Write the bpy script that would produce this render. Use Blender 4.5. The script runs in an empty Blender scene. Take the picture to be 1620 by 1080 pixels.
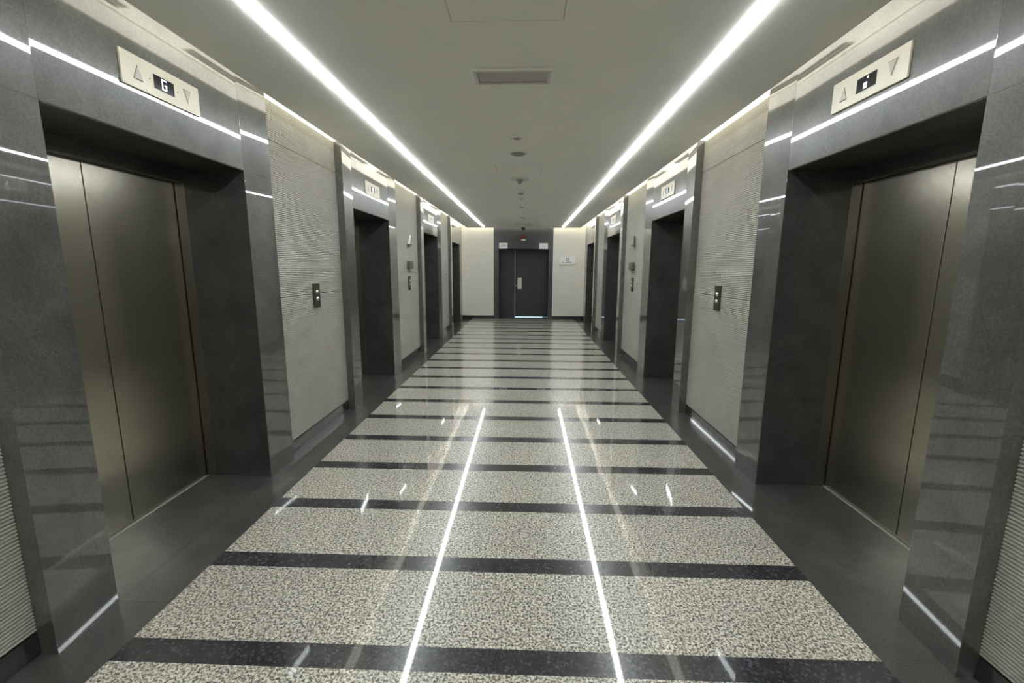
import bpy, bmesh, math, random
from mathutils import Matrix, Vector
random.seed(7)
scene = bpy.context.scene
COL = scene.collection

# ------------------------------------------------------------------ camera
CAM_LOC = (0.1083, 0.0, 1.62)
F_PX, PITCH, YAW, ROLL = 697.08, 0.166756, -0.031910, 0.005293
cam_data = bpy.data.cameras.new('camera')
cam_data.sensor_width = 36.0
cam_data.lens = F_PX / 1620 * 36
cam_data.clip_start = 0.05
cam = bpy.data.objects.new('camera', cam_data)
COL.objects.link(cam)
fwd = Vector((math.sin(YAW)*math.cos(PITCH), math.cos(YAW)*math.cos(PITCH), -math.sin(PITCH)))
r0 = Vector((math.cos(YAW), -math.sin(YAW), 0)); u0 = r0.cross(fwd)
rgt = r0*math.cos(ROLL) + u0*math.sin(ROLL); up = rgt.cross(fwd)
m = Matrix((rgt, up, -fwd)).transposed().to_4x4(); m.translation = Vector(CAM_LOC)
cam.matrix_world = m
scene.camera = cam

# ------------------------------------------------------------------ world, exposure
world = bpy.data.worlds.new('world'); scene.world = world
world.use_nodes = True
world.node_tree.nodes['Background'].inputs['Color'].default_value = (0.5, 0.55, 0.6, 1)
world.node_tree.nodes['Background'].inputs['Strength'].default_value = 0.02
scene.view_settings.view_transform = 'Standard'
scene.view_settings.look = 'None'
scene.view_settings.exposure = 0.12
scene.view_settings.gamma = 1.0
scene.view_settings.use_curve_mapping = False
LED_STRENGTH = 36.0      # the two linear ceiling lights
COVE_STRENGTH = 2.0      # the perimeter cove light

# ------------------------------------------------------------------ plan (metres, y runs down the lobby)
H = 2.80            # ceiling
SOF = 2.918         # raised perimeter soffit
LIP = 1.72          # edge of the dropped ceiling
XO, XI, XW = 1.85, 1.87, 1.93      # surround outer edge, inner edge, ribbed wall
JD = 2.31           # end of the stone jamb, start of the steel frame
XD = 2.385          # elevator door plane
ZO = 2.278          # top of the stone opening
ZD = 2.195          # top of the steel door
PW, OW = 0.30, 1.31 # surround pier width, opening width
NEAR = {-1: [1.853, 5.13, 8.61, 11.85], 1: [1.885, 5.165, 8.64, 11.88]}
Y0, Y1, YL = -3.0, 13.95, 13.76    # back wall, end wall, ceiling lip at the end
FX = 1.613          # half width of the striped floor field
ST0, PER, SW = 1.648, 0.599, 0.118 # far edge of a dark strip, period, strip width
TOPZ = 2.9115

# ------------------------------------------------------------------ materials
def new_mat(name):
    mt = bpy.data.materials.new(name); mt.use_nodes = True
    nt = mt.node_tree
    return mt, nt, nt.nodes['Principled BSDF']

def setp(b, **kw):
    for k, v in kw.items():
        k = k.replace('_', ' ')
        b.inputs[k].default_value = (*v, 1) if isinstance(v, tuple) and len(v) == 3 else v

def pos(nt, scale=(1, 1, 1)):
    g = nt.nodes.new('ShaderNodeNewGeometry')
    mp = nt.nodes.new('ShaderNodeMapping'); mp.inputs['Scale'].default_value = scale
    nt.links.new(g.outputs['Position'], mp.inputs['Vector'])
    return mp.outputs['Vector']

def noise(nt, vec, scale, detail=4.0, rough=0.55, dist=0.0):
    n = nt.nodes.new('ShaderNodeTexNoise')
    n.inputs['Scale'].default_value = scale; n.inputs['Detail'].default_value = detail
    n.inputs['Roughness'].default_value = rough; n.inputs['Distortion'].default_value = dist
    nt.links.new(vec, n.inputs['Vector'])
    return n.outputs['Fac']

def ramp(nt, fac, stops, interp='LINEAR'):
    r = nt.nodes.new('ShaderNodeValToRGB'); r.color_ramp.interpolation = interp
    el = r.color_ramp.elements
    while len(el) < len(stops): el.new(0.5)
    for e, (p, c) in zip(el, stops):
        e.position = p; e.color = (*c, 1)
    nt.links.new(fac, r.inputs['Fac'])
    return r.outputs['Color']

def mixc(nt, fac, a, b, mode='MIX'):
    n = nt.nodes.new('ShaderNodeMix'); n.data_type = 'RGBA'; n.blend_type = mode
    for sock, v in ((n.inputs['Factor'], fac), (n.inputs['A'], a), (n.inputs['B'], b)):
        pass
    ins = {s.identifier: s for s in n.inputs}
    def put(idn, v):
        if hasattr(v, 'is_linked'): nt.links.new(v, ins[idn])
        elif isinstance(v, tuple): ins[idn].default_value = (*v, 1)
        else: ins[idn].default_value = v
    put('Factor_Float', fac); put('A_Color', a); put('B_Color', b)
    return [o for o in n.outputs if o.identifier == 'Result_Color'][0]

def bump(nt, b, height, strength, dist=0.002, sock='Normal'):
    n = nt.nodes.new('ShaderNodeBump'); n.inputs['Strength'].default_value = strength
    n.inputs['Distance'].default_value = dist
    nt.links.new(height, n.inputs['Height']); nt.links.new(n.outputs['Normal'], b.inputs[sock])

def rand_tone(nt, col, lo, hi):
    oi = nt.nodes.new('ShaderNodeObjectInfo')
    c = ramp(nt, oi.outputs['Random'], [(0, (lo,)*3), (1, (hi,)*3)])
    return mixc(nt, 1.0, col, c, 'MULTIPLY')

def plain(name, col, rough=0.5, metal=0.0, **kw):
    mt, nt, b = new_mat(name)
    setp(b, Base_Color=col, Roughness=rough, Metallic=metal, **kw)
    v = noise(nt, pos(nt), 3.0, 3)
    nt.links.new(mixc(nt, v, tuple(c*0.94 for c in col), tuple(min(1, c*1.06) for c in col)), b.inputs['Base Color'])
    return mt

def emit(name, col, strength):
    mt, nt, b = new_mat(name)
    setp(b, Base_Color=(0.8, 0.8, 0.8), Roughness=0.4)
    b.inputs['Emission Color'].default_value = (*col, 1)
    b.inputs['Emission Strength'].default_value = strength
    return mt

M = {}
def build_materials():
    # polished dark grey stone of the surrounds
    mt, nt, b = new_mat('surround_stone'); p = pos(nt)
    big = ramp(nt, noise(nt, p, 4.5, 7, 0.62, 0.4), [(0.3, (0.052, 0.054, 0.048)), (0.7, (0.104, 0.107, 0.095))])
    fine = ramp(nt, noise(nt, p, 95, 3, 0.6), [(0.35, (0.72,)*3), (0.68, (1.22,)*3)])
    nt.links.new(mixc(nt, 1.0, big, fine, 'MULTIPLY'), b.inputs['Base Color'])
    setp(b, Roughness=0.34, IOR=1.5, Coat_Weight=1.0, Coat_Roughness=0.018, Coat_IOR=1.85)
    M['stone'] = mt
    # flamed, darker stone inside the reveals
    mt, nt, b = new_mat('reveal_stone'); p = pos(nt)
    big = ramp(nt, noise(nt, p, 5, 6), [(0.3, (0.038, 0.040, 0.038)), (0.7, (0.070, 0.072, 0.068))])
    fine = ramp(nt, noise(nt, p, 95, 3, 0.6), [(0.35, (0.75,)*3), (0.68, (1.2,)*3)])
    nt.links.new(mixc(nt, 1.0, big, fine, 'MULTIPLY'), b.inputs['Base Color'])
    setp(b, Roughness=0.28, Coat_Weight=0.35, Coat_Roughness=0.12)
    M['reveal'] = mt
    # polished charcoal floor border
    mt, nt, b = new_mat('border_granite'); p = pos(nt)
    big = ramp(nt, noise(nt, p, 5, 6), [(0.3, (0.046, 0.047, 0.043)), (0.72, (0.085, 0.085, 0.078))])
    fine = ramp(nt, noise(nt, p, 110, 2, 0.6), [(0.35, (0.7,)*3), (0.7, (1.3,)*3)])
    nt.links.new(rand_tone(nt, mixc(nt, 1.0, big, fine, 'MULTIPLY'), 0.9, 1.1), b.inputs['Base Color'])
    setp(b, Roughness=0.32, Coat_Weight=1.0, Coat_Roughness=0.025, Coat_IOR=1.5)
    M['border'] = mt
    # blue-black pearl granite strips
    mt, nt, b = new_mat('strip_granite'); p = pos(nt)
    vo = nt.nodes.new('ShaderNodeTexVoronoi'); vo.inputs['Scale'].default_value = 95; nt.links.new(p, vo.inputs['Vector'])
    sep = nt.nodes.new('ShaderNodeSeparateColor'); nt.links.new(vo.outputs['Color'], sep.inputs['Color'])
    fl = ramp(nt, sep.outputs['Red'], [(0.0, (0.022, 0.023, 0.025)), (0.8, (0.036, 0.038, 0.042)), (0.99, (0.075, 0.082, 0.095))])
    cl = ramp(nt, noise(nt, p, 9, 4), [(0.3, (0.75,)*3), (0.7, (1.25,)*3)])
    nt.links.new(rand_tone(nt, mixc(nt, 1.0, fl, cl, 'MULTIPLY'), 0.75, 1.25), b.inputs['Base Color'])
    setp(b, Roughness=0.22, Coat_Weight=0.8, Coat_Roughness=0.03)
    M['strip'] = mt
    # cream speckled granite
    mt, nt, b = new_mat('cream_granite'); p = pos(nt)
    a = noise(nt, p, 92, 3, 0.65, 0.5)
    sp = ramp(nt, a, [(0.38, (0.06, 0.053, 0.042)), (0.46, (0.22, 0.205, 0.165)), (0.52, (0.60, 0.575, 0.485)), (0.62, (0.82, 0.80, 0.70))])
    cl = ramp(nt, noise(nt, p, 2.2, 4), [(0.3, (0.93,)*3), (0.7, (1.05,)*3)])
    nt.links.new(rand_tone(nt, mixc(nt, 1.0, sp, cl, 'MULTIPLY'), 0.95, 1.04), b.inputs['Base Color'])
    setp(b, Roughness=0.3, Coat_Weight=0.8, Coat_Roughness=0.03)
    M['cream'] = mt
    # ribbed wall panels
    mt, nt, b = new_mat('ribbed_panel'); p = pos(nt)
    cl = ramp(nt, noise(nt, p, 2.3, 5, 0.6), [(0.3, (0.36, 0.35, 0.30)), (0.7, (0.43, 0.42, 0.365))])
    fi = ramp(nt, noise(nt, p, 60, 2), [(0.3, (0.92,)*3), (0.7, (1.06,)*3)])
    nt.links.new(mixc(nt, 1.0, cl, fi, 'MULTIPLY'), b.inputs['Base Color'])
    setp(b, Roughness=0.6)
    M['rib'] = mt
    M['ceiling'] = plain('ceiling_paint', (0.86, 0.85, 0.78), 0.8)
    M['white'] = plain('white_paint', (0.88, 0.87, 0.80), 0.7)
    M['endwall'] = plain('cream_wall_finish', (0.72, 0.70, 0.62), 0.55)
    M['core'] = plain('wall_core', (0.3, 0.29, 0.27), 0.9)
    M['base'] = plain('black_baseboard_stone', (0.022, 0.022, 0.021), 0.2, Coat_Weight=1.0, Coat_Roughness=0.04)
    # brushed steel (grain runs upright)
    mt, nt, b = new_mat('brushed_steel'); p = pos(nt, (90, 90, 0.6))
    n = noise(nt, p, 1.0, 2)
    nt.links.new(ramp(nt, n, [(0.3, (0.56, 0.53, 0.445)), (0.7, (0.57, 0.54, 0.455))]), b.inputs['Base Color'])
    setp(b, Metallic=1.0, Roughness=0.27, Anisotropic=0.8)
    tg = nt.nodes.new('ShaderNodeTangent'); tg.direction_type = 'RADIAL'; tg.axis = 'Z'
    nt.links.new(tg.outputs['Tangent'], b.inputs['Tangent'])
    M['steel'] = mt
    M['frame_steel'] = plain('frame_steel', (0.22, 0.21, 0.185), 0.3, 1.0)
    M['sill'] = plain('aluminium_sill', (0.72, 0.70, 0.62), 0.35, 0.35)
    M['plate'] = plain('champagne_plate', (0.60, 0.565, 0.46), 0.45, 0.25)
    M['arrow'] = plain('frosted_arrow', (0.43, 0.405, 0.345), 0.35)
    M['groove'] = plain('arrow_groove', (0.20, 0.18, 0.14), 0.6)
    M['black'] = plain('black_glass', (0.010, 0.011, 0.014), 0.15)
    M['led_blue'] = emit('display_segment', (0.80, 0.86, 1.0), 1.6)
    M['bronze'] = plain('dark_bronze_plate', (0.060, 0.054, 0.040), 0.35, 0.3)
    M['chrome'] = plain('chrome_button', (0.82, 0.82, 0.80), 0.12, 1.0)
    M['grey_box'] = plain('grey_fixture', (0.11, 0.107, 0.09), 0.45)
    M['charcoal'] = plain('charcoal_laminate', (0.060, 0.062, 0.064), 0.35)
    M['door'] = plain('charcoal_door_leaf', (0.034, 0.036, 0.040), 0.4)
    M['astragal'] = plain('grey_door_edge', (0.35, 0.34, 0.32), 0.35, 0.8)
    M['paper'] = plain('white_notice', (0.82, 0.82, 0.80), 0.5)
    M['ink'] = plain('grey_print', (0.13, 0.13, 0.125), 0.6)
    M['red'] = plain('red_plastic', (0.15, 0.025, 0.03), 0.35)
    M['fixture'] = plain('ceiling_fixture_plastic', (0.62, 0.61, 0.54), 0.5)
    M['fixture_dark'] = plain('ceiling_fixture_dark', (0.26, 0.25, 0.21), 0.6)  # darker even tone of the sensors and the grille backing
    M['louvre'] = plain('air_grille', (0.52, 0.50, 0.44), 0.5)
    M['slot'] = plain('black_slot', (0.04, 0.04, 0.035), 0.7)
    M['led'] = emit('linear_light_diffuser', (0.925, 0.968, 1.0), LED_STRENGTH)
    M['cove'] = emit('cove_light_diffuser', (1.0, 0.955, 0.80), COVE_STRENGTH)
    M['day'] = emit('daylight_opening', (0.55, 0.80, 1.0), 2.2)
build_materials()

# ------------------------------------------------------------------ mesh helpers
def bm_box(bm, x0, x1, y0, y1, z0, z1):
    x0, x1 = sorted((x0, x1)); y0, y1 = sorted((y0, y1)); z0, z1 = sorted((z0, z1))
    v = [bm.verts.new(c) for c in ((x0,y0,z0),(x1,y0,z0),(x1,y1,z0),(x0,y1,z0),(x0,y0,z1),(x1,y0,z1),(x1,y1,z1),(x0,y1,z1))]
    for f in ((0,3,2,1),(4,5,6,7),(0,1,5,4),(1,2,6,5),(2,3,7,6),(3,0,4,7)):
        bm.faces.new([v[i] for i in f])

def bm_prism(bm, pts, z0, z1):
    a = [bm.verts.new((x, y, z0)) for x, y in pts]; b = [bm.verts.new((x, y, z1)) for x, y in pts]
    n = len(pts)
    bm.faces.new(a[::-1]); bm.faces.new(b)
    for i in range(n): bm.faces.new((a[i], a[(i+1) % n], b[(i+1) % n], b[i]))

def bm_poly_x(bm, pts, x0, x1):
    """polygon in (y,z), extruded along x"""
    a = [bm.verts.new((x0, y, z)) for y, z in pts]; b = [bm.verts.new((x1, y, z)) for y, z in pts]
    n = len(pts)
    bm.faces.new(a[::-1]); bm.faces.new(b)
    for i in range(n): bm.faces.new((a[i], a[(i+1) % n], b[(i+1) % n], b[i]))

def bm_poly_y(bm, pts, y0, y1):
    """polygon in (x,z), extruded along y"""
    a = [bm.verts.new((x, y0, z)) for x, z in pts]; b = [bm.verts.new((x, y1, z)) for x, z in pts]
    n = len(pts)
    bm.faces.new(a[::-1]); bm.faces.new(b)
    for i in range(n): bm.faces.new((a[i], a[(i+1) % n], b[(i+1) % n], b[i]))

def bm_lathe(bm, prof, n=28, axis='z', origin=(0, 0, 0)):
    """profile of (radius, height) spun about an axis"""
    rings = []
    for r, h in prof:
        ring = []
        for i in range(n):
            a = 2*math.pi*i/n
            c, s = r*math.cos(a), r*math.sin(a)
            p = {'z': (c, s, h), 'x': (h, c, s), 'y': (c, h, s)}[axis]
            ring.append(bm.verts.new([p[k]+origin[k] for k in range(3)]))
        rings.append(ring)
    for a, b in zip(rings, rings[1:]):
        for i in range(n): bm.faces.new((a[i], a[(i+1) % n], b[(i+1) % n], b[i]))
    bm.faces.new(rings[0][::-1]); bm.faces.new(rings[-1])

def mesh(name, fn, bevel=0.0, smooth=False):
    bm = bmesh.new(); fn(bm)
    bmesh.ops.recalc_face_normals(bm, faces=bm.faces[:])
    if bevel > 0:
        bmesh.ops.bevel(bm, geom=bm.edges[:], offset=bevel, segments=1, affect='EDGES')
        bmesh.ops.recalc_face_normals(bm, faces=bm.faces[:])
    me = bpy.data.meshes.new(name); bm.to_mesh(me); bm.free()
    if smooth:
        for p in me.polygons: p.use_smooth = True
    return me

def put(name, me, mat=None, parent=None, loc=(0, 0, 0)):
    if mat is not None and not me.materials: me.materials.append(M[mat])
    o = bpy.data.objects.new(name, me); COL.objects.link(o); o.location = loc
    if parent is not None: o.parent = parent
    return o

def part(name, fn, mat, parent=None, loc=(0, 0, 0), bevel=0.0, smooth=False):
    return put(name, mesh(name, fn, bevel, smooth), mat, parent, loc)

def empty(name, loc=(0, 0, 0)):
    o = bpy.data.objects.new(name, None); COL.objects.link(o); o.location = loc
    o.empty_display_size = 0.1
    return o

def tag(o, label, cat, group=None):
    o['label'] = label; o['category'] = cat
    if group: o['group'] = group
    return o

def structure(o, label, cat=None):
    o['kind'] = 'structure'; o['label'] = label
    if cat: o['category'] = cat
    return o

SIDE = {-1: 'left', 1: 'right'}
ORD = ['nearest the camera', 'second from the camera', 'third from the camera', 'fourth and farthest from the camera']

# ------------------------------------------------------------------ floor
floor = part('floor', lambda b: bm_box(b, -2.6, 2.6, Y0-0.3, 16.2, -0.12, -0.012), 'core')
structure(floor, 'polished granite floor with cream tiles and dark cross strips', 'floor')
TL = 2*FX/4
me_cream = mesh('cream_tile', lambda b: bm_box(b, 0.0006, TL-0.0006, 0.0006, PER-SW-0.0006, -0.012, 0.0))
me_strip = mesh('strip_tile', lambda b: bm_box(b, 0.0006, TL-0.0006, 0.0006, SW-0.0006, -0.012, 0.0))
k = -7
while True:
    far = ST0 + k*PER
    if far > Y1 - 0.02: break
    for i in range(4):
        put('dark_strip_tile', me_strip, 'strip', floor, (-FX+i*TL, far-SW, 0))
        if far + PER - SW < Y1:
            put('cream_floor_tile', me_cream, 'cream', floor, (-FX+i*TL, far, 0))
    last = far; k += 1
if last + PER - SW >= Y1:
    me_last = mesh('cream_tile_cut', lambda b: bm_box(b, 0.0006, TL-0.0006, 0.0006, Y1-last-0.002, -0.012, 0.0))
    for i in range(4): put('cream_floor_tile', me_last, 'cream', floor, (-FX+i*TL, last, 0))
BACK = ST0 - 7*PER - SW
part('rear_floor_slab', lambda b: bm_box(b, -FX, FX, Y0, BACK, -0.012, 0.0), 'cream', floor)
for s in (-1, 1):
    cuts = [Y0]
    for y in NEAR[s]: cuts += [y, y+OW]
    cuts.append(Y1)
    for a, c in zip(cuts, cuts[1:]):
        isdoor = any(abs(a-y) < 1e-6 for y in NEAR[s])
        xe = XI if isdoor else XW+0.02
        part('border_slab', lambda b: bm_box(b, s*(FX+0.0008), s*xe, a+0.0006, c-0.0006, -0.012, 0.0), 'border', floor)
        if isdoor:
            part('threshold_slab', lambda b: bm_box(b, s*(XI+0.001), s*(XD-0.020), a+0.0006, c-0.0006, -0.012, 0.0), 'border', floor)
part('end_threshold_slab', lambda b: bm_box(b, -0.90, 0.90, Y1, 14.62, -0.012, 0.0), 'border', floor)
part('outer_floor_slab', lambda b: bm_box(b, -0.90, 0.90, 14.621, 16.2, -0.012, 0.0), 'border', floor)

# ------------------------------------------------------------------ ceiling
def ceil_fn(b):
    bm_box(b, -LIP, LIP, Y0, YL, H, SOF+0.02)
    bm_box(b, -2.6, 2.6, Y0-0.3, Y1+0.25, SOF, SOF+0.12)
ceiling = part('ceiling', ceil_fn, 'ceiling')
structure(ceiling, 'dropped plaster ceiling with a raised lit slot along the walls', 'ceiling')
def hatch(yc, w=0.55, d=0.55):
    """flush access hatch: an inset leaf with a fine open joint around it"""
    o = empty('access_hatch', (0.002, yc, H))
    part('hatch_leaf', lambda b: bm_box(b, -w/2+0.006, w/2-0.006, -d/2+0.006, d/2-0.006, -0.003, -0.0005), 'ceiling', o)
    def rim(b):
        for x0, x1, y0, y1 in ((-w/2, w/2, -d/2, -d/2+0.006), (-w/2, w/2, d/2-0.006, d/2),
                               (-w/2, -w/2+0.006, -d/2+0.006, d/2-0.006), (w/2-0.006, w/2, -d/2+0.006, d/2-0.006)):
            bm_box(b, x0, x1, y0, y1, -0.0012, -0.0004)
    part('hatch_joint', rim, 'louvre', o)
    return o
tag(hatch(2.09), 'square flush access hatch nearest the camera, cut by the photo\'s top edge', 'access hatch', 'ceiling access hatches')
tag(hatch(5.66), 'square flush access hatch halfway between two round ceiling detectors', 'access hatch', 'ceiling access hatches')

# linear lights
def led_fn(b):
    w, n = 0.031, 8
    pts = [(-w, 0.0)] + [(-w*math.cos(math.pi*i/n), -0.011*math.sin(math.pi*i/n)-0.002) for i in range(n+1)] + [(w, 0.0)]
    bm_poly_y(b, pts, 0.0, 15.6)
me_led = mesh('linear_light_diffuser', led_fn)
def led_frame(b):
    for s in (-1, 1): bm_box(b, s*0.0315, s*0.0335, -0.004, 15.604, -0.0012, 0.0)
    bm_box(b, -0.036, 0.036, -0.005, -0.001, -0.003, 0.0); bm_box(b, -0.036, 0.036, 15.601, 15.605, -0.003, 0.0)
me_ledf = mesh('linear_light_trim', led_frame)
for s in (-1, 1):
    o = empty('linear_light', (s*1.177, -2.3 + (0.1 if s > 0 else 0.0), H-0.0005))
    put('diffuser', me_led, 'led', o); put('trim', me_ledf, 'white', o)
    tag(o, f'long glowing white linear light along the {SIDE[s]} side of the ceiling', 'ceiling light', 'linear ceiling lights')
# cove lights on the face of the dropped ceiling
for s in (-1, 1):
    o = empty('cove_light', (s*LIP, Y0+0.1, H))
    part('face_diffuser', lambda b: bm_box(b, s*0.0012, s*0.009, 0, YL-Y0-0.12, 0.010, 0.096), 'cove', o)
    part('soffit_diffuser', lambda b: bm_box(b, s*0.001, s*(XW-LIP+0.013), 0, YL-Y0-0.12, SOF-H-0.006, SOF-H-0.0005), 'cove', o)
    tag(o, f'warm cove light hidden in the ceiling slot above the {SIDE[s]} wall', 'cove light', 'cove lights')
o = empty('cove_light', (0, YL, H))
part('face_diffuser', lambda b: bm_box(b, -LIP+0.02, LIP-0.02, 0.0012, 0.009, 0.010, 0.096), 'cove', o)
part('soffit_diffuser', lambda b: bm_box(b, -XW, XW, 0.0012, Y1-YL-0.001, SOF-H-0.006, SOF-H-0.0005), 'cove', o)
tag(o, 'warm cove light in the ceiling slot above the far end wall', 'cove light', 'cove lights')

# ------------------------------------------------------------------ side walls
PITCH_RIB, AMP = 0.0156, 0.0065
def rib_panel(bm, s, length, z0, z1):
    n = max(1, round((z1-z0)/PITCH_RIB)); sub = 6
    prev = None
    rows = n*sub
    for i in range(rows+1):
        z = z0 + (z1-z0)*i/rows
        ph = (i % sub)/sub
        d = AMP*abs(math.sin(math.pi*ph))**0.8
        x = s*(XW - d)
        a = bm.verts.new((x, 0, z)); c = bm.verts.new((x, length, z))
        if prev: bm.faces.new((prev[0], prev[1], c, a))
        prev = (a, c)
    # backing so that the panel is a solid board
    bx = s*(XW+0.012)
    a0 = bm.verts.new((bx, 0, z0)); c0 = bm.verts.new((bx, length, z0))
    a1 = bm.verts.new((bx, 0, z1)); c1 = bm.verts.new((bx, length, z1))
    bm.faces.new((a0, a1, c1, c0))
ZP = [0.105, 1.358, 2.600, TOPZ-0.004]
for s in (-1, 1):
    def core(b):
        segs = [Y0-0.3] + [v for y in NEAR[s] for v in (y-0.034, y+OW+0.034)] + [Y1+0.25]
        for i in range(0, len(segs), 2): bm_box(b, s*(XW+0.014), s*2.62, segs[i], segs[i+1], -0.01, SOF-0.004)
        for y in NEAR[s]:
            bm_box(b, s*(XI+0.045), s*2.62, y-0.034, y+OW+0.034, ZO+0.034, SOF-0.004)
            bm_box(b, s*2.48, s*2.62, y-0.034, y+OW+0.034, -0.01, ZO+0.034)
    wall = part(f'wall_{SIDE[s]}', core, 'core')
    structure(wall, f'{SIDE[s]} lobby wall with pale ribbed panels between the elevators', 'wall')
    bb = empty(f'baseboard_{SIDE[s]}', (0, 0, 0))
    structure(bb, f'black polished stone baseboard along the {SIDE[s]} wall', 'baseboard')
    edges = [Y0] + [v for y in NEAR[s] for v in (y-PW, y+OW+PW)] + [Y1]
    for i in range(0, len(edges), 2):
        a, c = edges[i]+0.001, edges[i+1]-0.001
        part('baseboard_section', lambda b: bm_box(b, s*(XW-0.006), s*(XW+0.013), a, c, 0.0, 0.102), 'base', bb, bevel=0.0015)
        if i == len(edges)-2:
            part('plain_wall_panel', lambda b: bm_box(b, s*(XW-0.003), s*(XW+0.012), a, c, 0.105, TOPZ-0.004), 'endwall', wall)
            continue
        for z0, z1 in zip(ZP, ZP[1:]):
            put('ribbed_wall_panel', mesh('ribbed_wall_panel', lambda b: rib_panel(b, s, c-a, z0+0.002, z1-0.002)), 'rib', wall, (0, a, 0))

# ------------------------------------------------------------------ elevator entrances
MSH = {}
def entrance_meshes(s):
    d = {}
    bk = XW+0.012
    lo = lambda b, z0, z1: bm_prism(b, [(s*XO, -PW), (s*XI, -0.0004), (s*(XI+0.004), -0.0004), (s*(XI+0.004), -0.031), (s*bk, -0.031), (s*bk, -PW)], z0, z1)
    hi = lambda b, z0, z1: bm_prism(b, [(s*XI, OW+0.0004), (s*XO, OW+PW), (s*bk, OW+PW), (s*bk, OW+0.031), (s*(XI+0.004), OW+0.031), (s*(XI+0.004), OW+0.0004)], z0, z1)
    d['pier_near_low'] = mesh('pier', lambda b: lo(b, 0.0, ZO-0.0002), 0.0006)
    d['pier_near_up'] = mesh('pier_upper', lambda b: lo(b, ZO+0.0002, TOPZ), 0.0006)
    d['pier_far_low'] = mesh('pier', lambda b: hi(b, 0.0, ZO-0.0002), 0.0006)
    d['pier_far_up'] = mesh('pier_upper', lambda b: hi(b, ZO+0.0002, TOPZ), 0.0006)
    d['lintel'] = mesh('lintel', lambda b: bm_box(b, s*XI, s*(XI+0.04), 0.0002, OW-0.0002, ZO, TOPZ), 0.0006)
    zj = 1.127
    for nm, y0, y1 in (('near', -0.03, -0.0008), ('far', OW+0.0008, OW+0.03)):
        x0 = XI+0.0046
        d['jamb_low_'+nm] = mesh('jamb', lambda b: bm_box(b, s*x0, s*JD, y0, y1, 0.0, zj-0.0006))
        d['jamb_up_'+nm] = mesh('jamb', lambda b: bm_box(b, s*x0, s*JD, y0, y1, zj+0.0006, ZO))
        d['steel_jamb_'+nm] = mesh('steel_jamb', lambda b: bm_box(b, s*(JD+0.001), s*(XD-0.006), y0, y1, 0.0, ZO), 0.001)
    d['soffit'] = mesh('soffit', lambda b: bm_box(b, s*(XI+0.041), s*JD, 0.0, OW, ZO+0.002, ZO+0.03))
    d['lintel_edge'] = mesh('lintel_edge', lambda b: bm_box(b, s*(XI+0.004), s*(XI+0.040), 0.001, OW-0.001, ZO-0.004, ZO-0.0003), 0.001)
    d['steel_head'] = mesh('steel_head', lambda b: bm_box(b, s*(JD+0.001), s*(XD-0.006), 0.0, OW, ZD, ZO+0.03), 0.001)
    mid = OW/2
    d['leaf_a'] = mesh('leaf', lambda b: bm_box(b, s*XD, s*(XD+0.035), -0.03, mid-0.0035, 0.008, ZD+0.05), 0.0012)
    d['leaf_b'] = mesh('leaf', lambda b: bm_box(b, s*XD, s*(XD+0.035), mid+0.0035, OW+0.03, 0.008, ZD+0.05), 0.0012)
    def sill(b):
        bm_box(b, s*(XD-0.0195), s*(XD-0.014), 0.0, OW, -0.012, 0.0015)
        bm_box(b, s*(XD-0.013), s*(XD+0.04), 0.0, OW, -0.012, -0.004)
    d['sill'] = mesh('sill', sill)
    d['shaft'] = mesh('shaft_back', lambda b: bm_box(b, s*(XD+0.05), s*(XD+0.06), -0.03, OW+0.03, 0.0, ZO))
    return d
for s in (-1, 1):
    D = entrance_meshes(s)
    for n, y in enumerate(NEAR[s]):
        o = empty('elevator_entrance', (0, y, 0))
        tag(o, f'elevator with dark stone surround, {SIDE[s]} wall, {ORD[n]}', 'elevator', 'elevator entrances along the lobby')
        for key, nm, mat in (('pier_near_low', 'pier', 'stone'), ('pier_near_up', 'pier', 'stone'), ('pier_far_low', 'pier', 'stone'), ('pier_far_up', 'pier', 'stone'),
                             ('lintel', 'lintel', 'stone'), ('lintel_edge', 'lintel_edge_trim', 'frame_steel'),
                             ('jamb_low_near', 'jamb', 'reveal'), ('jamb_up_near', 'jamb', 'reveal'), ('jamb_low_far', 'jamb', 'reveal'), ('jamb_up_far', 'jamb', 'reveal'),
                             ('soffit', 'soffit', 'reveal'), ('steel_jamb_near', 'steel_jamb', 'frame_steel'), ('steel_jamb_far', 'steel_jamb', 'frame_steel'),
                             ('steel_head', 'door_head', 'reveal'), ('leaf_a', 'door_leaf', 'steel'), ('leaf_b', 'door_leaf', 'steel'), ('sill', 'sill', 'sill')):
            put(nm, D[key], mat, o)

# ------------------------------------------------------------------ floor indicators over the elevators
IW, IH, ITK = 0.52, 0.158, 0.011
IZ = 2.577
def seg_boxes(shape):
    """strokes on a 4 x 7 grid: (u0,u1,v0,v1), u along the reader's right, v up"""
    w, h, t = 0.033, 0.054, 0.0068
    S = {'a': (0, w, h-t, h), 'd': (0, w, 0, t), 'g': (0, w, h/2-t/2, h/2+t/2), 'f': (0, t, h/2, h), 'e': (0, t, 0, h/2), 'b': (w-t, w, h/2, h), 'c': (w-t, w, 0, h/2),
         'G': (w*0.55, w, h/2-t/2, h/2+t/2), 'C': (w-t, w, h*0.08, h/2), 'D': (0, w*0.8, 0, t), 'dot': (w*0.62, w*0.62+t*1.4, h-t*1.6, h-t*0.2), 'r1': (0, w*0.7, h/2-t, h/2), 'r2': (0, t, 0, h/2), 'r3': (w*0.7-t, w*0.7, 0, h/2), 'r4': (0, w*0.7, 0, t), 'one': (w/2-t/2, w/2+t/2, 0, h)}
    table = {'G': 'a f e D C G', '6lo': 'r1 r2 r3 r4 dot', '9': 'a f b g c d', '6': 'a f e d c g', '1': 'one'}
    return [(k, S[k]) for k in table[shape].split()], w, h
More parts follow.
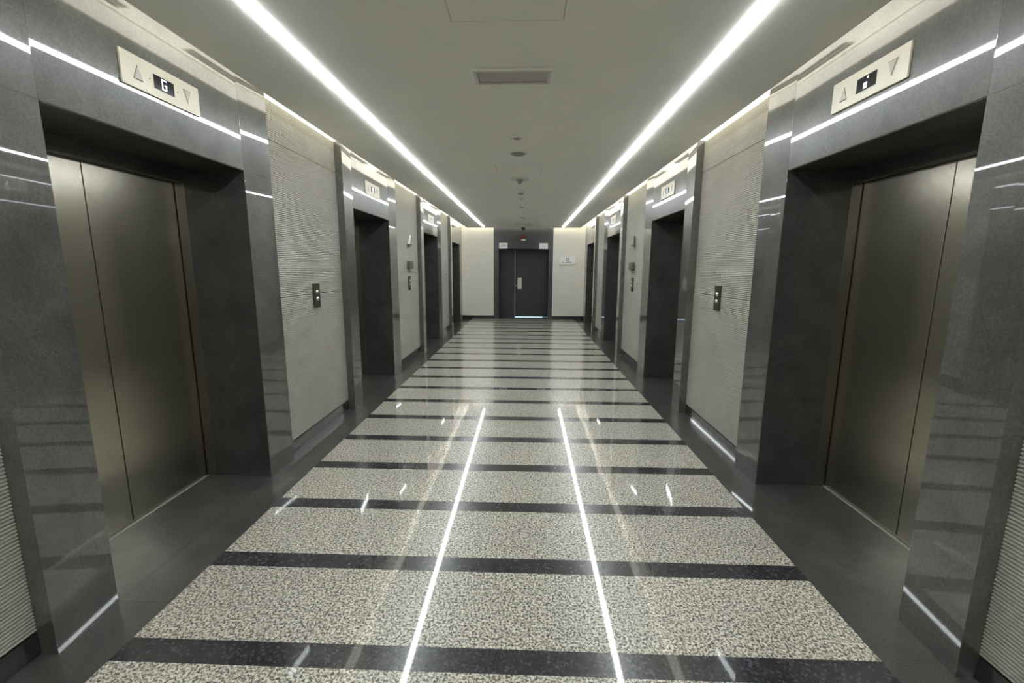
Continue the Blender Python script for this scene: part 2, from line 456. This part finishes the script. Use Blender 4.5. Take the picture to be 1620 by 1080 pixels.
def indicator(s, n, char):
    yc = NEAR[s][n] + OW/2 + (0.005 if s < 0 else -0.005)
    o = empty('floor_indicator', (s*XI, yc, IZ))
    tag(o, f'champagne floor indicator over the {SIDE[s]} elevator {ORD[n]}', 'floor indicator', 'floor indicators over the elevators')
    X = lambda d: -s*d                      # distance out of the wall
    # reader faces the wall: for the left wall +y is to the right, for the right wall -y
    U = (lambda u: u) if s < 0 else (lambda u: -u)
    part('plate', lambda b: bm_box(b, X(0.0005), X(ITK), -IW/2, IW/2, -IH/2, IH/2), 'plate', o, bevel=0.0012)
    disp = part('display', lambda b: bm_box(b, X(ITK-0.003), X(ITK+0.0012), U(-0.068), U(0.068), -0.036, 0.034), 'black', o)
    segs, w, h = seg_boxes(char)
    for _, (u0, u1, v0, v1) in segs:
        part('display_segment', lambda b: bm_box(b, X(ITK+0.0012), X(ITK+0.0022), U(u0-w/2), U(u1-w/2), v0-h/2, v1-h/2), 'led_blue', disp)
    for du, sg in ((-0.165, 1), (0.165, -1)):
        def tri(b, r, x0, x1):
            bm_poly_x(b, [(U(du-0.029*r), -0.036*sg*r), (U(du+0.029*r), -0.036*sg*r), (U(du), 0.036*sg*r)], x0, x1)
        a = part('direction_arrow', lambda b: tri(b, 1.0, X(ITK-0.002), X(ITK+0.0015)), 'groove', o)
        part('arrow_lens', lambda b: tri(b, 0.88, X(ITK+0.0010), X(ITK+0.0035)), 'arrow', a)
        part('screw', lambda b: bm_lathe(b, [(0.0035, 0), (0.003, 0.0015)], 10, 'x', (X(ITK), U(du*0.56), 0.0)), 'groove', o)
chars = {-1: ['G', '9', '1'], 1: ['6lo', '6', '1']}
for s in (-1, 1):
    for n in range(3): indicator(s, n, chars[s][n])

# ------------------------------------------------------------------ call buttons and other wall fittings
def call_panel(s, y, where, z=1.343, w=0.122, h=0.234):
    o = empty('call_button_plate', (s*(XW-AMP), y, z))
    tag(o, f'dark two-button call plate, {SIDE[s]} wall, {where}', 'call button', 'elevator call plates')
    X = lambda d: -s*d
    part('plate', lambda b: bm_box(b, X(0), X(0.012), -w/2, w/2, -h/2, h/2), 'bronze', o, bevel=0.0015)
    for dz in (0.034, -0.033):
        r = part('button', lambda b: bm_lathe(b, [(0.021, 0), (0.0208, X(0.002)), (0.0195, X(0.0055)), (0.016, X(0.0095)), (0.010, X(0.0125)), (0.004, X(0.0138))], 24, 'x', (X(0.0115), 0, dz)), 'chrome', o, smooth=True)
        part('button_face', lambda b: bm_poly_x(b, [(-0.004, dz-0.003), (0.004, dz-0.003), (0, dz+0.005)] if dz > 0 else [(-0.004, dz+0.003), (0.004, dz+0.003), (0, dz-0.005)], X(0.0225), X(0.0262)), 'ink', r)
WHERE = ['between the first and second elevators', 'between the second and third elevators', 'between the third and fourth elevators']
for s in (-1, 1):
    call_panel(s, 4.21 if s < 0 else 4.247, WHERE[0])
    call_panel(s, 7.64 if s < 0 else 7.665, WHERE[1])
    # pale slim plate, farthest pair
    o = empty('call_button_plate', (s*(XW-AMP), 11.04, 1.34))
    tag(o, f'pale slim call plate, {SIDE[s]} wall, {WHERE[2]}', 'call button', 'elevator call plates')
    X = lambda d: -s*d
    part('plate', lambda b: bm_box(b, X(0), X(0.012), -0.05, 0.05, -0.145, 0.145), 'fixture', o, bevel=0.0015)
    for dz in (0.09, 0.0, -0.085):
        part('button', lambda b: bm_box(b, X(0.012), X(0.016), -0.026, 0.026, dz-0.034, dz+0.034), 'bronze', o, bevel=0.001)
    # rounded dark box
    o = empty('wall_lantern', (s*(XW-AMP), 7.665 if s < 0 else 7.70, 1.646))
    tag(o, f'rounded dark grey box on the {SIDE[s]} wall above the call plate', 'wall box', 'rounded wall boxes')
    def box_fn(b):
        pts = []
        for cx, cz, a0 in ((0.10, 0.035, 0), (-0.10, 0.035, 90), (-0.10, -0.03, 180), (0.10, -0.03, 270)):
            for i in range(5):
                a = math.radians(a0 + 22.5*i); pts.append((cx+0.036*math.cos(a), cz+0.036*math.sin(a)))
        bm_poly_x(b, pts, X(0), X(0.045))
    part('body', box_fn, 'grey_box', o, bevel=0.004)
    part('face_plate', lambda b: bm_box(b, X(0.045), X(0.049), -0.085, 0.085, -0.04, 0.045), 'grey_box', o, bevel=0.001)
    # slanted bracket with a foot
    o = empty('wall_bracket', (s*(XW-AMP), 7.66, 2.0))
    tag(o, f'small slanted {"white" if s < 0 else "grey"} metal bracket with a dark foot high on the {SIDE[s]} wall', 'bracket', 'slanted wall brackets')
    part('arm', lambda b: bm_poly_x(b, [(-0.055, 0.0), (0.015, 0.0), (0.075*(1 if s < 0 else -0.4)+0.02, 0.148), (0.075*(1 if s < 0 else -0.4)-0.015, 0.148)], X(0.006), X(0.024)), 'paper' if s < 0 else 'grey_box', o, bevel=0.002)
    part('foot', lambda b: bm_box(b, X(0), X(0.05), -0.085, 0.075, -0.022, 0.0), 'grey_box', o, bevel=0.003)

# ------------------------------------------------------------------ slot diffusers in the raised soffit
for s in (-1, 1):
    for n, (a, c) in enumerate(((-0.6, 2.42), (2.85, 5.85), (6.28, 9.25), (9.70, 12.70))):
        o = empty('slot_diffuser', (s*1.783, a, SOF-0.006))
        tag(o, f'long twin-slot air diffuser above the {SIDE[s]} wall, {ORD[n]}', 'air diffuser', 'slot air diffusers')
        part('frame', lambda b: bm_box(b, -0.030, 0.030, 0, c-a, -0.004, -0.0003), 'white', o)
        for dx in (-0.017, 0.017):
            part('slot', lambda b: bm_box(b, dx-0.009, dx+0.009, 0.02, c-a-0.02, -0.0052, -0.0035), 'slot', o)

# ------------------------------------------------------------------ ceiling fittings
def grille(yc, label, w=0.474, d=0.20):
    o = empty('air_grille', (0.008, yc, H))
    tag(o, label, 'air grille', 'ceiling air grilles')
    def fr(b):
        t = 0.022
        for x0, x1, y0, y1 in ((-w/2, w/2, -d/2, -d/2+t), (-w/2, w/2, d/2-t, d/2), (-w/2, -w/2+t, -d/2+t, d/2-t), (w/2-t, w/2, -d/2+t, d/2-t)):
            bm_box(b, x0, x1, y0, y1, -0.018, -0.0005)
    part('frame', fr, 'fixture', o, bevel=0.001)
    part('backing', lambda b: bm_box(b, -w/2+0.022, w/2-0.022, -d/2+0.022, d/2-0.022, -0.003, -0.0005), 'fixture_dark', o)
    nb = 7
    for i in range(nb):
        y = -d/2+0.022 + (d-0.044)*(i+0.5)/nb
        part('blade', lambda b: bm_poly_x(b, [(y-0.010, -0.0035), (y-0.0085, -0.0032), (y+0.0085, -0.0098), (y+0.007, -0.0104)], -w/2+0.0225, w/2-0.0225), 'louvre', o)
grille(2.975, 'rectangular grey air grille in the ceiling, the one nearest the camera')
grille(12.33, 'rectangular grey air grille at the far end of the ceiling')
def disc(name, y, prof, label, cat, inner=None, x=0.006):
    o = empty(name, (x, y, H))
    tag(o, label, cat, 'round fittings along the ceiling centre')
    part('base', lambda b: bm_lathe(b, [(r, -z) for r, z in prof], 36), 'fixture', o, smooth=False)
    if inner: part('sensor', lambda b: bm_lathe(b, [(r, -z) for r, z in inner], 28), 'fixture_dark', o)
disc('round_cover_plate', 4.30, [(0.062, 0.0005), (0.062, 0.010), (0.054, 0.015)], 'small round cover plate just beyond the large ceiling grille', 'cover plate', [(0.030, 0.015), (0.026, 0.018)])
disc('ceiling_speaker', 4.87, [(0.105, 0.0005), (0.105, 0.004), (0.098, 0.008), (0.085, 0.010)], 'wide shallow round ceiling speaker with a dark centre', 'speaker', [(0.075, 0.010), (0.070, 0.019), (0.045, 0.026)])
disc('smoke_detector', 6.25, [(0.128, 0.0005), (0.128, 0.006), (0.118, 0.012)], 'wide round detector base with a small cone below, after the access hatch', 'detector', [(0.046, 0.012), (0.040, 0.035), (0.020, 0.062), (0.010, 0.066)])
disc('smoke_detector', 7.20, [(0.062, 0.0005), (0.062, 0.024), (0.055, 0.030)], 'two-tier smoke detector, tallest of the ceiling fittings', 'detector', [(0.052, 0.030), (0.050, 0.044), (0.036, 0.056)])
disc('sprinkler_cover', 7.98, [(0.044, 0.0005), (0.044, 0.008), (0.036, 0.012)], 'small round sprinkler cover between the two-tier and the drum smoke detectors', 'sprinkler', [(0.02, 0.012), (0.012, 0.028)])
disc('smoke_detector', 8.85, [(0.054, 0.0005), (0.054, 0.022), (0.046, 0.034)], 'plain drum-shaped smoke detector beyond the sprinkler cover', 'detector', [(0.034, 0.034), (0.022, 0.045)])
disc('ceiling_speaker', 10.87, [(0.09, 0.0005), (0.09, 0.006), (0.082, 0.010)], 'flat round ceiling speaker nearest the far doors', 'speaker', [(0.070, 0.010), (0.060, 0.015)])
disc('sprinkler_cover', 11.6, [(0.032, 0.0005), (0.032, 0.010), (0.026, 0.016)], 'tiny round sprinkler cover just before the far ceiling grille', 'sprinkler', [(0.014, 0.016), (0.008, 0.035)])

# ------------------------------------------------------------------ end wall, double door
FL, FR = -0.92, 0.92
OL, OR, OT = -0.762, 0.788, 2.182
YD = 14.50
def endcore(b):
    bm_box(b, -2.6, FL+0.02, Y1+0.014, Y1+0.25, -0.01, SOF-0.004)
    bm_box(b, FR-0.02, 2.6, Y1+0.014, Y1+0.25, -0.01, SOF-0.004)
    bm_box(b, FL+0.02, FR-0.02, Y1+0.031, Y1+0.25, OT+0.03, SOF-0.004)
wall_end = part('wall_end', endcore, 'core')
structure(wall_end, 'cream end wall facing the camera', 'wall')
for x0, x1 in ((-XW+0.003, FL-0.001), (FR+0.001, XW-0.003)):
    part('plain_wall_panel', lambda b: bm_box(b, x0, x1, Y1, Y1+0.013, 0.105, TOPZ-0.004), 'endwall', wall_end)
bb = empty('baseboard_end', (0, Y1, 0)); structure(bb, 'black polished stone baseboard along the end wall', 'baseboard')
for x0, x1 in ((-XW+0.008, FL-0.001), (FR+0.001, XW-0.008)):
    part('baseboard_section', lambda b: bm_box(b, x0, x1, -0.006, 0.013, 0.0, 0.102), 'base', bb, bevel=0.0015)
# charcoal surround
tr = empty('trim_1', (0, Y1, 0)); structure(tr, 'charcoal door surround reaching up to the ceiling on the end wall', 'door surround')
part('jamb_panel', lambda b: bm_box(b, FL, OL, -0.012, 0.62, 0.0, OT-0.001), 'charcoal', tr, bevel=0.0015)
part('jamb_panel', lambda b: bm_box(b, OR, FR, -0.012, 0.62, 0.0, OT-0.001), 'charcoal', tr, bevel=0.0015)
part('head_panel', lambda b: bm_box(b, FL, FR, -0.012, 0.03, OT, TOPZ-0.004), 'charcoal', tr, bevel=0.0015)
part('head_reveal', lambda b: bm_box(b, OL, OR, 0.031, 0.62, OT, OT+0.03), 'charcoal', tr)
# doors
dr = empty('door_1', (0, YD, 0)); structure(dr, 'uneven pair of charcoal doors at the end of the lobby', 'door')
GAP = -0.272
part('narrow_leaf', lambda b: bm_box(b, OL+0.0004, GAP-0.0092, 0, 0.045, 0.002, OT-0.0004), 'door', dr, bevel=0.0015)
wide = part('wide_leaf', lambda b: bm_box(b, GAP+0.0092, OR-0.0004, 0, 0.045, 0.017, OT-0.0004), 'door', dr, bevel=0.0015)
part('meeting_edge', lambda b: bm_box(b, GAP-0.009, GAP+0.009, -0.006, 0.05, 0.002, OT-0.0004), 'astragal', dr, bevel=0.001)
part('push_plate', lambda b: bm_box(b, -0.183, -0.05, -0.004, -0.0003, 0.93, 1.29), 'sill', wide, bevel=0.001)
part('lock_cylinder', lambda b: bm_lathe(b, [(0.022, -0.0003), (0.022, -0.012), (0.016, -0.02)], 18, 'y', (-0.215, 0, 1.03)), 'sill', wide)
def beyond(b):
    bm_box(b, -0.95, 0.95, 16.2, 16.3, -0.1, 2.5)
    bm_box(b, -0.95, -0.85, 14.60, 16.2, 0.0, 2.5); bm_box(b, 0.85, 0.95, 14.60, 16.2, 0.0, 2.5)
    bm_box(b, -0.95, 0.95, 14.58, 16.2, 2.4, 2.5)
structure(part('wall_beyond', beyond, 'white'), 'pale passage wall behind the charcoal doors', 'wall')
w1 = empty('window_1', (0, 16.199, 0)); structure(w1, 'bright daylight window behind the charcoal doors', 'window')
part('pane', lambda b: bm_box(b, -0.7, 0.7, -0.012, -0.006, 0.05, 2.0), 'day', w1)
part('window_frame', lambda b: [bm_box(b, x0, x1, -0.02, -0.001, z0, z1) for x0, x1, z0, z1 in ((-0.74, -0.70, 0.01, 2.04), (0.70, 0.74, 0.01, 2.04), (-0.70, 0.70, 2.0, 2.04), (-0.70, 0.70, 0.01, 0.05))], 'white', w1)

# notices over the door
def notice(x0, x1, z0, z1, label, lines):
    o = empty('door_notice', ((x0+x1)/2, Y1-0.0125, (z0+z1)/2))
    tag(o, label, 'sign', 'notices over the charcoal doors')
    w, h = x1-x0, z1-z0
    part('sheet', lambda b: bm_box(b, -w/2, w/2, -0.004, 0, -h/2, h/2), 'paper', o)
    for lx0, lx1, lz0, lz1 in lines:
        part('print', lambda b: bm_box(b, lx0*w, lx1*w, -0.0048, -0.0041, lz0*h, lz1*h), 'ink', o)
notice(-0.752, -0.49, 2.19, 2.362, 'white notice with a dark handwritten line over the left door leaf', [(-0.30, 0.22, -0.03, 0.05), (0.05, 0.30, 0.07, 0.13), (-0.36, -0.26, -0.16, -0.10)])
notice(0.487, 0.757, 2.185, 2.356, 'white notice with one short dark line over the right door corner', [(-0.16, 0.20, -0.11, -0.02)])
# fire alarm
o = empty('fire_alarm', (0, Y1-0.0125, 2.515)); tag(o, 'red fire alarm sounder with a white strip over the charcoal doors', 'fire alarm')
part('body', lambda b: bm_box(b, -0.075, 0.075, -0.05, 0, -0.035, 0.085), 'red', o, bevel=0.008)
part('strobe', lambda b: bm_box(b, -0.07, 0.07, -0.055, 0, -0.085, -0.036), 'paper', o, bevel=0.006)
part('horn', lambda b: bm_lathe(b, [(0.045, -0.05), (0.045, -0.056), (0.02, -0.053)], 20, 'y', (0, 0, 0.025)), 'red', o)
# camera dome
o = empty('security_camera', (0.002, 13.60, H)); tag(o, 'black dome security camera hanging from the ceiling before the doors', 'security camera')
part('mount', lambda b: bm_lathe(b, [(0.062, -0.0005), (0.062, -0.022), (0.055, -0.028)], 28), 'grey_box', o)
part('dome', lambda b: bm_lathe(b, [(0.05, -0.028), (0.047, -0.05), (0.035, -0.07), (0.014, -0.082)], 28), 'black', o, smooth=True)
# wall sign
o = empty('wall_sign', (1.37, Y1, 1.829)); tag(o, 'white acrylic sign with a grey ring emblem on the end wall right of the doors', 'sign')
part('board', lambda b: bm_box(b, -0.245, 0.245, -0.03, -0.0003, -0.112, 0.112), 'paper', o, bevel=0.003)
def ring(b):
    n = 28
    for i in range(n):
        a0, a1 = 2*math.pi*i/n, 2*math.pi*(i+1)/n
        pts = [(r*math.cos(a), 0.035+r*math.sin(a)) for r, a in ((0.03, a0), (0.052, a0), (0.052, a1), (0.03, a1))]
        bm_poly_y(b, pts, -0.0312, -0.0302)
part('emblem', ring, 'ink', o)
for i, (x0, x1) in enumerate(((-0.155, -0.125), (-0.118, -0.09), (-0.05, -0.02), (-0.013, 0.015), (0.022, 0.05), (0.057, 0.085), (0.092, 0.12))):
    part('print', lambda b: bm_box(b, x0, x1, -0.0312, -0.0302, -0.066, -0.038), 'grey_box', o)

# ------------------------------------------------------------------ wall behind the camera
wb = part('wall_back', lambda b: bm_box(b, -2.6, 2.6, Y0-0.3, Y0-0.001, -0.01, SOF-0.004), 'endwall')
structure(wb, 'cream wall behind the camera', 'wall')
